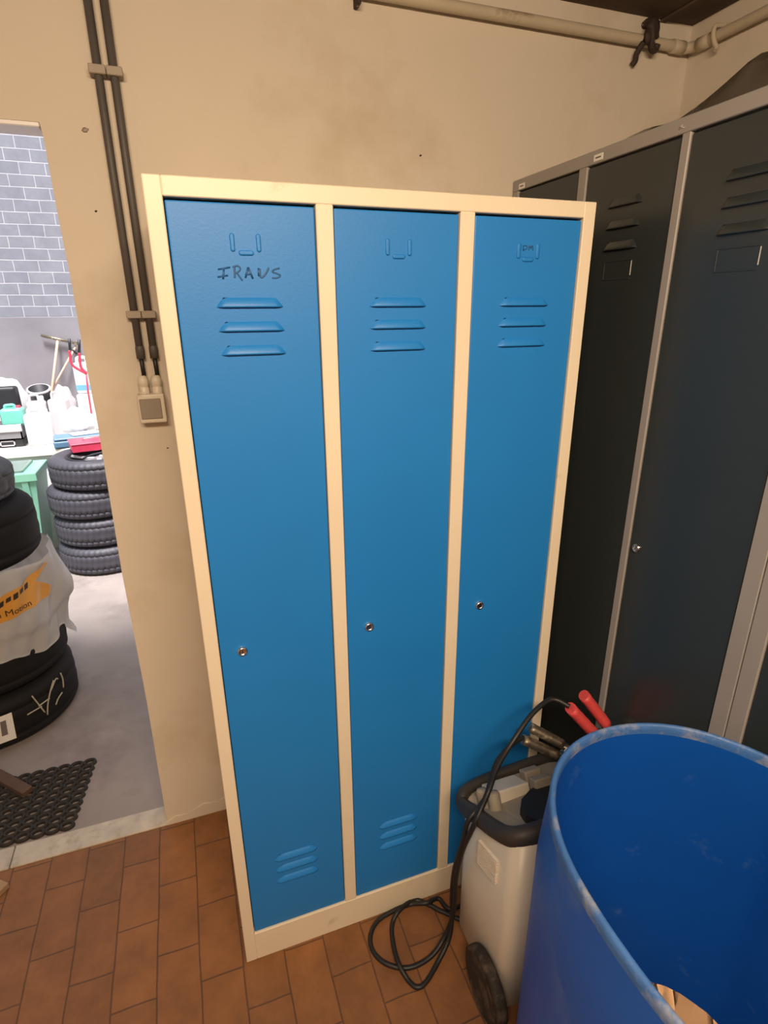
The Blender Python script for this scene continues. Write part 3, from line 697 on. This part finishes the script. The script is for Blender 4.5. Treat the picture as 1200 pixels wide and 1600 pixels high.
o = m.obj('chalk_mark', 'chalk', bt); o['label'] = 'yellowish chalk scrawl'
m = MB(); P = []
for j in range(4):
    row = []
    for i in range(5):
        a = (-40 + 65 * (i / 4), 1130 + 60 * (1 - i / 4) * 0 + 0)
        u = i / 4; v = j / 3
        pxx = -60 + u * (62 + 18 * v) ; pyy = 1135 - u * 23 + v * 47 - 0
        row.append(on_cyl(-70 + u * (88 + 8 * v), 1147 - u * 34 + v * (42 - 2 * u), LC, RT + 0.001))
    P.append(row)
m.grid(P)
o = m.obj('paper_sticker', 'paper', bt); o['label'] = 'white paper sticker'
m = MB()
for u0 in (0.62, 0.78):
    P = [[on_cyl(-70 + u * (88 + 8 * v), 1147 - u * 34 + v * (42 - 2 * u), LC, RT + 0.002) for u in (u0, u0 + 0.1)] for v in (0.2, 0.75)]
    m.grid(P)
m.obj('print', 'print', o)
# plastic bag round the tyre
def bag_r(th, z):
    az = th                                   # angle around the stack axis
    r = 0.312 + 0.006 * math.sin(9 * az + 14 * z) + 0.008 * mnoise.noise(Vector((math.cos(az) * 3, math.sin(az) * 3, z * 7))) + 0.004 * math.sin(23 * az - 30 * z)
    d = (az - 0.28 + PI) % (2 * PI) - PI       # loose corner pulled out on the right
    ear = math.exp(-(d / 0.30) ** 2) * (0.052 * math.exp(-((z - 0.52) / 0.11) ** 2) + 0.036 * math.exp(-((z - 0.27) / 0.05) ** 2))
    r += ear
    t_ = max(0.0, min(1.0, (0.478 + 0.02 * math.sin(3 * az) - z) / 0.02)); r -= 0.012 * t_
    if z > 0.70: r -= (z - 0.70) * 0.35
    return r
def bag_p(th, z, off=0.0):
    r = bag_r(th, z) + off
    return Vector((LC[0] + r * math.cos(th), LC[1] + r * math.sin(th), z))
def bag_top(th):
    d = (th - 0.28 + PI) % (2 * PI) - PI
    return 0.715 + 0.012 * math.sin(5 * th)
def bag_bot(th):
    d = (th + 0.6 + PI) % (2 * PI) - PI
    d2 = (th - 0.28 + PI) % (2 * PI) - PI
    return 0.41 - 0.06 * math.exp(-(d / 0.7) ** 2) - 0.14 * math.exp(-(d2 / 0.22) ** 2) + 0.012 * math.sin(6 * th + 1)
m = MB(); NB = 140; P = []
for i in range(25):
    row = []
    for k in range(NB):
        th = 2 * PI * k / NB; z = bag_bot(th) + (bag_top(th) - bag_bot(th)) * i / 24
        row.append(bag_p(th, z))
    P.append(row)
m.grid(P, cv=True)
bmesh.ops.solidify(m.bm, geom=m.bm.faces[:], thickness=0.0015)
bg = tag(m.obj('tyre_bag', 'bag'), 'milky plastic bag with orange print wrapped round the middle of the near tyre stack', 'bag')
# print: th runs from the left edge of the view towards the right corner
def band(za, zb, t0, t1, n, off, mt, nm, taper=None):
    m = MB(); P = []
    for i in range(6):
        row = []
        for k in range(n + 1):
            u = k / n; th = t0 + (t1 - t0) * u
            lo, hi = za(u), zb(u)
            row.append(bag_p(th, lo + (hi - lo) * i / 5, off))
        P.append(row)
    m.grid(P); return m.obj(nm, mt, bg)
def bag_px(a, b, off):
    p = on_cyl(a, b, LC, 0.316); return bag_p(math.atan2(p.y - LC[1], p.x - LC[0]), p.z, off)
def patch(lower, upper, off, mt, nm, nu=30, nv=6):
    lo, hi = spline([(a, b, 0) for a, b in lower], 8), spline([(a, b, 0) for a, b in upper], 8)
    m = MB(); n = min(len(lo), len(hi)); P = []
    for k in range(n):
        P.append([bag_px(lo[k].x + (hi[k].x - lo[k].x) * i / nv, lo[k].y + (hi[k].y - lo[k].y) * i / nv, off) for i in range(nv + 1)])
    m.grid(P); return m.obj(nm, mt, bg)
patch([(-90, 1035), (-40, 1002), (0, 977), (40, 955), (65, 940), (83, 926)], [(-90, 990), (-40, 962), (0, 934), (35, 914), (60, 908), (80, 914)], 0.002, 'bagorange', 'print_band')
patch([(38, 925), (50, 913), (62, 900), (72, 880)], [(34, 916), (46, 903), (58, 891), (69, 879)], 0.0035, 'bagorange', 'print_swoosh')
fc = bpy.data.curves.new('print_text', 'FONT'); fc.body = 'n Motion'; fc.size = 0.034; fc.resolution_u = 3
fo = bpy.data.objects.new('tmp', fc); COL.objects.link(fo)
dg = bpy.context.evaluated_depsgraph_get(); me = bpy.data.meshes.new_from_object(fo.evaluated_get(dg))
bpy.data.objects.remove(fo)
bm = bmesh.new(); bm.from_mesh(me); bmesh.ops.triangulate(bm, faces=bm.faces[:]); bmesh.ops.subdivide_edges(bm, edges=[e for e in bm.edges if e.calc_length() > 0.01], cuts=1)
wmax = max(v.co.x for v in bm.verts); q_ = on_cyl(49, 943, LC, 0.316); TX = Vector((math.atan2(q_.y - LC[1], q_.x - LC[0]), q_.z - 0.006))
for v in bm.verts: v.co = bag_p(TX.x - (wmax - v.co.x) / 0.312, TX.y + v.co.y, 0.0035)
mm = MB(); mm.bm.free(); mm.bm = bm; mm.obj('print_text', 'bagink', bg)
m = MB()
for k in range(9):
    a, b = -42 + k * 10.2, 972 - k * 7.2; e_ = 2 * (k % 2)
    P = [[bag_px(a + 7 * u, b - 5 * u + (9 - e_) * v, 0.004) for u in (0, 0.5, 1)] for v in (0, 1)]
    m.grid(P)
m.obj('print_blocks', 'bagink', bg)
# brown block on the top
m = MB(); m.box(-0.045, 0.045, -0.03, 0.03, 0, 0.035, 0.003, 1, Matrix.Translation((-0.69, 1.18, 1.085)) @ Matrix.Rotation(0.7, 4, 'Z'))
tag(m.obj('wood_block', 'brownwood'), 'small brown block lying on the dusty grey tyre at the left edge', 'block')

# ------------------------------------------------------------------ rubber ring mat, stick, board
m = MB(); x0, x1, y0, y1 = -1.10, -0.492, 0.604, 0.913
px_, py_ = 0.043, 0.0311
for j in range(10):
    for i in range(15):
        m.lathe([(0.31, 0.0), (0.32, 0.010), (0.40, 0.013), (0.52, 0.012), (0.57, 0.0)], 14, (x1 - 0.018 - i * px_ + 0.125 * j * py_, y0 + 0.017 + j * py_, 0.0), sx=px_, sy=py_)
mo = m.obj('rubber_mat', 'mat'); tag(mo, 'black rubber ring mat on the concrete just behind the threshold', 'mat')
m = MB(); a, b_ = Vector((-0.90, 1.05, 0.024)), Vector((-0.655, 0.80, 0.024))
d = (b_ - a); ang = math.atan2(d.y, d.x)
m.box(0, d.length, -0.018, 0.018, -0.011, 0.013, 0.003, 1, Matrix.Translation(a) @ Matrix.Rotation(ang, 4, 'Z'))
tag(m.obj('wooden_batten', 'brownwood'), 'brown wooden batten lying on the rubber mat', 'batten')
m = MB(); m.box(-0.22, 0.0, 0.0, 0.10, 0, 0.02, 0.002, 1, Matrix.Translation((-0.636, 0.447, 0.001)) @ Matrix.Rotation(0.9, 4, 'Z'))
tag(m.obj('board', 'palewood'), 'corner of a wooden board on the tiles at the left edge', 'board')

# ------------------------------------------------------------------ bin
bn = thing('waste_bin', 'green plastic waste bin with a grey lid standing left of the back tyre stack', 'bin', (-1.25, 3.05, 0))
bx1, by0, by1, bz = -0.885, 2.80, 3.16, 0.675
m = MB()
P = []
for z, k in ((0.0, 0.055), (0.3, 0.03), (bz - 0.05, 0.0)):
    x0_, x1_, y0_, y1_ = bx1 - 0.50 + k, bx1 - 0.012 - k * 1.2, by0 + 0.015 + k, by1 - 0.01 - k * 0.2
    P.append([(x0_, y0_, z), (x1_, y0_, z), (x1_, y1_, z), (x0_, y1_, z)])
V = m.grid(P, cv=True); m.cap(V[0])
for f in m.bm.faces: f.smooth = False
m.obj('body', 'green', bn)
m = MB(); m.box(bx1 - 0.53, bx1, by0, by1, bz - 0.055, bz, 0.006, 2); m.obj('rim', 'green', bn)
m = MB(); m.box(bx1 - 0.50, bx1 - 0.075, by0 + 0.03, by1 - 0.03, bz + 0.0, bz + 0.014, 0.013, 3); m.obj('lid', 'lidgrey', bn)
m = MB(); m.prism([(by0 + 0.02, bz - 0.055), (by0 + 0.02, bz - 0.17), (by0 + 0.005, bz - 0.055)], 0, bx1 - 0.09, bx1 - 0.055); m.obj('rib', 'green', bn)

# ------------------------------------------------------------------ white bench and the things on it
BT = 0.72; BY0 = 3.235
bch = thing('workbench', 'long white bench along the grey brick wall', 'bench', (-1.2, 3.7, 0))
m = MB(); m.box(-2.6, 0.6, BY0, YG - 0.01, BT - 0.04, BT, 0.004); m.obj('worktop', 'whitewood', bch)
m = MB(); m.box(-2.58, 0.58, BY0 + 0.03, BY0 + 0.05, 0, BT - 0.04); m.obj('front_panel', 'white', bch)
for x in (-2.56, 0.54):
    m = MB(); m.box(x - 0.02, x + 0.02, BY0 + 0.05, YG - 0.02, 0, BT - 0.04); m.obj('side_panel', 'white', bch)

def jerrycan(cx, cy, z, w, d, h, mt, label, capm='white', rz=0.0, liquid=None, group='jerrycans on the bench'):
    t = thing('jerrycan', label, 'canister', (cx, cy, z), group)
    X = Matrix.Translation((cx, cy, z)) @ Matrix.Rotation(rz, 4, 'Z')
    m = MB(); hb = h * 0.86
    m.box(-w / 2, w / 2, -d / 2, d / 2, 0, hb, min(w, d) * 0.16, 4, X)
    m.obj('body', mt, t)
    m = MB(); hp = [(-w * 0.30, 0, hb - 0.012), (-w * 0.28, 0, h * 0.97), (-w * 0.1, 0, h), (w * 0.12, 0, h * 0.98), (w * 0.16, 0, hb - 0.012)]
    m.tube([X @ v for v in spline(hp, 5)], w * 0.075, 8); m.obj('handle', mt, t)
    m = MB(); m.lathe([(w * 0.12, -0.012), (w * 0.12, h * 0.10), (w * 0.09, h * 0.115)], 16, (0, 0, 0), X @ Matrix.Translation((w * 0.30, 0, hb)), cap1=True); m.obj('cap', capm, t)
    if liquid:
        m = MB(); m.box(-w / 2 - 0.001, w / 2 + 0.001, -d / 2 - 0.001, d / 2 + 0.001, 0.008, hb * liquid[1], min(w, d) * 0.16, 3, X); m.obj('liquid', liquid[0], t)
    return t
jerrycan(-0.955, 3.47, BT, 0.165, 0.12, 0.25, 'white', 'white canister at the front of the bench right of the grey crate', rz=0.1)
jerrycan(-0.985, 3.66, BT, 0.125, 0.12, 0.32, 'whitegrey', 'greyish canister in the second row, left of its twin', rz=0.15)
jerrycan(-0.845, 3.68, BT, 0.125, 0.12, 0.33, 'whitegrey', 'greyish canister in the second row, below the two broom sticks', rz=-0.1)
jerrycan(-1.11, 3.52, BT + 0.135, 0.135, 0.12, 0.14, 'teal', 'teal canister standing in the grey crate', 'redpaint')
jerrycan(-0.675, 3.98, 1.0, 0.15, 0.12, 0.27, 'white', 'clear canister with blue liquid standing on the white box by the door edge', 'white', liquid=('skyblue', 0.36))
m = MB(); m.box(-0.75, -0.50, 3.86, 4.12, BT + 0.005, 0.999, 0.01, 2); o = m.obj('carton', 'white'); tag(o, 'plain white box under the canister with blue liquid', 'box')
# white sacks
m = MB(); m.ball((-0.715, 3.53, BT + 0.118), 0.115, 0.09, 0.115, 24, 16, 0.22, 2.2); tag(m.obj('sack', 'white'), 'crumpled white sack on the bench behind the blue case', 'sack')
m = MB(); m.ball((-0.855, 3.93, BT + 0.176), 0.085, 0.08, 0.17, 24, 16, 0.18, 2.2); tag(m.obj('sack', 'whitegrey'), 'pale sack against the wall under the broom sticks', 'sack')
m = MB(); m.ball((-1.25, 4.06, BT + 0.21), 0.14, 0.10, 0.2, 24, 16, 0.12, 2); tag(m.obj('sack', 'white'), 'white rounded sack at the far left of the bench behind the black bottle', 'sack')
# bucket
bk_ = thing('bucket', 'black bucket lying tilted with its open mouth towards the door', 'bucket', (-1.0, 4.0, 0.9))
X = Matrix.Translation((-1.005, 4.0, 0.846)) @ Matrix.Rotation(math.radians(20), 4, 'X')
m = MB(); m.lathe([(0.062, 0.0), (0.075, 0.22), (0.075, 0.222), (0.068, 0.222), (0.055, 0.01)], 32, (0, 0, 0), X, cap0=True, cap1=True); m.obj('shell', 'black', bk_)
m = MB(); m.lathe([(0.075, 0.208), (0.083, 0.214), (0.083, 0.222), (0.070, 0.224)], 32, (0, 0, 0), X); m.obj('rim', 'whitegrey', bk_)
m = MB(); m.box(-1.085, -0.945, 3.86, 4.1, BT, 0.82, 0.006, 2); tag(m.obj('carton', 'whitegrey'), 'low pale box under the tilted black bucket', 'box')
# black bottle
bb = thing('bottle', 'black square bottle with a red cap at the left edge behind the teal canister', 'bottle', (-1.20, 3.75, BT))
m = MB(); m.box(-1.26, -1.115, 3.72, 3.84, BT + 0.19, BT + 0.375, 0.02, 3); m.box(-1.25, -1.125, 3.73, 3.83, BT, BT + 0.20, 0.01); m.obj('body', 'black', bb)
m = MB(); m.ball((-1.145, 3.70, BT + 0.20), 0.025, 0.02, 0.018); m.obj('cap', 'redpaint', bb)
# grey crate with the dark tray below
cr = thing('crate', 'grey plastic crate holding the teal canister on the bench', 'crate', (-1.2, 3.5, BT))
m = MB(); x0, x1, y0, y1, z0, z1 = -1.45, -1.055, 3.40, 3.63, BT + 0.055, BT + 0.155
m.box(x0, x1, y0, y0 + 0.008, z0, z1); m.box(x0, x1, y1 - 0.008, y1, z0, z1); m.box(x0, x0 + 0.008, y0, y1, z0, z1); m.box(x1 - 0.008, x1, y0, y1, z0, z1); m.box(x0, x1, y0, y1, z0, z0 + 0.008)
m.obj('shell', 'cratgrey', cr)
m = MB(); m.box(x0 - 0.006, x1 + 0.006, y0 - 0.008, y0 + 0.01, z1 - 0.045, z1 + 0.004, 0.003); m.obj('rim', 'whitegrey', cr)
tr = thing('storage_tray', 'dark open tray with a pale label frame under the grey crate', 'tray', (-1.2, 3.5, BT))
m = MB(); m.box(-1.44, -1.065, 3.415, 3.62, BT + 0.001, BT + 0.054, 0.003); m.obj('shell', 'black', tr)
m = MB()
for (a, b_, c_, e_) in ((-1.20, -1.11, 0.012, 0.018), (-1.20, -1.11, 0.042, 0.048), (-1.20, -1.193, 0.012, 0.048), (-1.117, -1.11, 0.012, 0.048)):
    m.box(a, b_, 3.405, 3.416, BT + c_, BT + e_)
m.obj('label_frame', 'whitegrey', tr)
# blue case and papers
cs = thing('tool_case', 'steel blue flat case on the bench edge behind the red box', 'case', (-0.7, 3.34, BT))
X = Matrix.Translation((-0.695, 3.335, BT + 0.002)) @ Matrix.Rotation(math.radians(10), 4, 'Z')
m = MB(); m.box(-0.165, 0.2, -0.085, 0.095, 0, 0.05, 0.012, 3, X); m.obj('lower_half', 'caseblue', cs)
m = MB(); m.box(-0.16, 0.198, -0.083, 0.093, 0.051, 0.07, 0.012, 3, X); m.obj('lid', 'caseblue', cs)
m = MB(); m.box(-0.05, 0.13, -0.05, 0.07, 0.0715, 0.078, 0.002, 1, X @ Matrix.Rotation(0.2, 4, 'Z')); tag(m.obj('magazine', 'whitegrey'), 'pale grey booklet lying on the blue case', 'booklet')
# broom and stick
br = thing('squeegee', 'long handled squeegee leaning head up against the grey wall', 'squeegee', (-1.02, 4.2, BT))
h0, h1 = Vector((-0.985, 4.12, BT)), Vector((-0.885, 4.265, 1.408))
p_a, p_b = on(82, 602, 1, 4.18), on(90, 532, 1, 4.262)
dirv = (p_b - p_a).normalized()
m = MB(); foot = p_a - dirv * ((p_a.z - BT - 0.01) / dirv.z); m.tube([foot, p_a, p_b], 0.0095, 10); m.obj('handle', 'wood', br)
m = MB(); q0, q1 = on(64, 524, 1, 4.262), on(122, 537, 1, 4.262); m.tube([q0, q1], 0.011, 8); m.obj('head', 'oldsteel', br)
s0, s1 = on(84, 604, 1, 4.20), on(119, 540, 1, 4.275); dv = (s1 - s0).normalized(); foot = s0 - dv * ((s0.z - BT - 0.01) / dv.z)
m = MB(); m.tube([foot, s0, s1], 0.008, 10); tag(m.obj('wooden_stick', 'wood'), 'bare wooden stick leaning to the right against the grey wall', 'stick')
# long handled cutter
ct = thing('bolt_cutter', 'red long armed cutter with two black grips standing among the canisters', 'cutter', (-0.62, 3.8, BT + 0.1))
yv = 3.82
def Q(a, b): return on(60 + a * 140 / 1200, 500 + b * 180 / 1543, 1, yv)
for pts_g, pts_r in (([(412, 250), (425, 400)], [(415, 410), (425, 480), (440, 575), (500, 640), (635, 715)]), ([(545, 262), (550, 440)], [(548, 440), (555, 540), (570, 630), (610, 680), (650, 712)])):
    m = MB(); m.tube([Q(*p) for p in pts_g], 0.0095, 10); m.obj('grip', 'black', ct)
    m = MB(); m.tube(spline([Q(*p) for p in pts_r], 5), 0.0095, 10); m.obj('arm', 'redpaint', ct)
m = MB(); m.tube([Q(440, 380), Q(515, 460)], 0.007, 8); m.obj('stop', 'black', ct)
m = MB(); e = Q(715, 1290); m.tube([Q(640, 712), Q(665, 960), Q(700, 1180), e, Vector((e.x + 0.01, yv, BT + 0.006))], 0.0065, 8); m.obj('shaft', 'redpaint', ct)

# ------------------------------------------------------------------ light
w = bpy.data.worlds.new('sky'); bpy.context.scene.world = w; w.use_nodes = True
bgn = w.node_tree.nodes['Background']; bgn.inputs['Color'].default_value = (0.86, 0.90, 1.0, 1); bgn.inputs['Strength'].default_value = 1.25
s = bpy.data.lights.new('sun', 'SUN'); s.energy = 9.0; s.angle = math.radians(16); s.color = (1, 0.96, 0.96)
so = bpy.data.objects.new('sun', s); COL.objects.link(so); so.rotation_euler = Vector((0.06, 0.34, -0.9)).to_track_quat('-Z', 'Y').to_euler()
l = bpy.data.lights.new('ceiling_lamp', 'AREA'); l.shape = 'RECTANGLE'; l.size = 1.3; l.size_y = 0.22; l.energy = 57; l.color = (1.0, 0.755, 0.52)
lo = bpy.data.objects.new('ceiling_lamp', l); COL.objects.link(lo); lo.location = (0.02, -1.6, 2.26)
lo.rotation_euler = Vector((0.14, 0.56, -0.80)).to_track_quat('-Z', 'Y').to_euler()

# ------------------------------------------------------------------ camera
cam = bpy.data.cameras.new('camera'); co = bpy.data.objects.new('camera', cam); COL.objects.link(co)
cam.sensor_fit = 'VERTICAL'; cam.sensor_height = 36.0; cam.sensor_width = 27.0; cam.lens = FPX / 1600 * 36.0
cam.clip_start = 0.02
co.matrix_world = Matrix(((CR.x, CU.x, -CF.x, CP.x), (CR.y, CU.y, -CF.y, CP.y), (CR.z, CU.z, -CF.z, CP.z), (0, 0, 0, 1)))
sc = bpy.context.scene; sc.camera = co
sc.view_settings.view_transform = 'Standard'; sc.view_settings.look = 'None'; sc.view_settings.gamma = 1; sc.view_settings.exposure = 0.0
sc.view_settings.use_curve_mapping = False
sc.cycles.use_denoising = True
sc.cycles.max_bounces = 10; sc.cycles.diffuse_bounces = 6
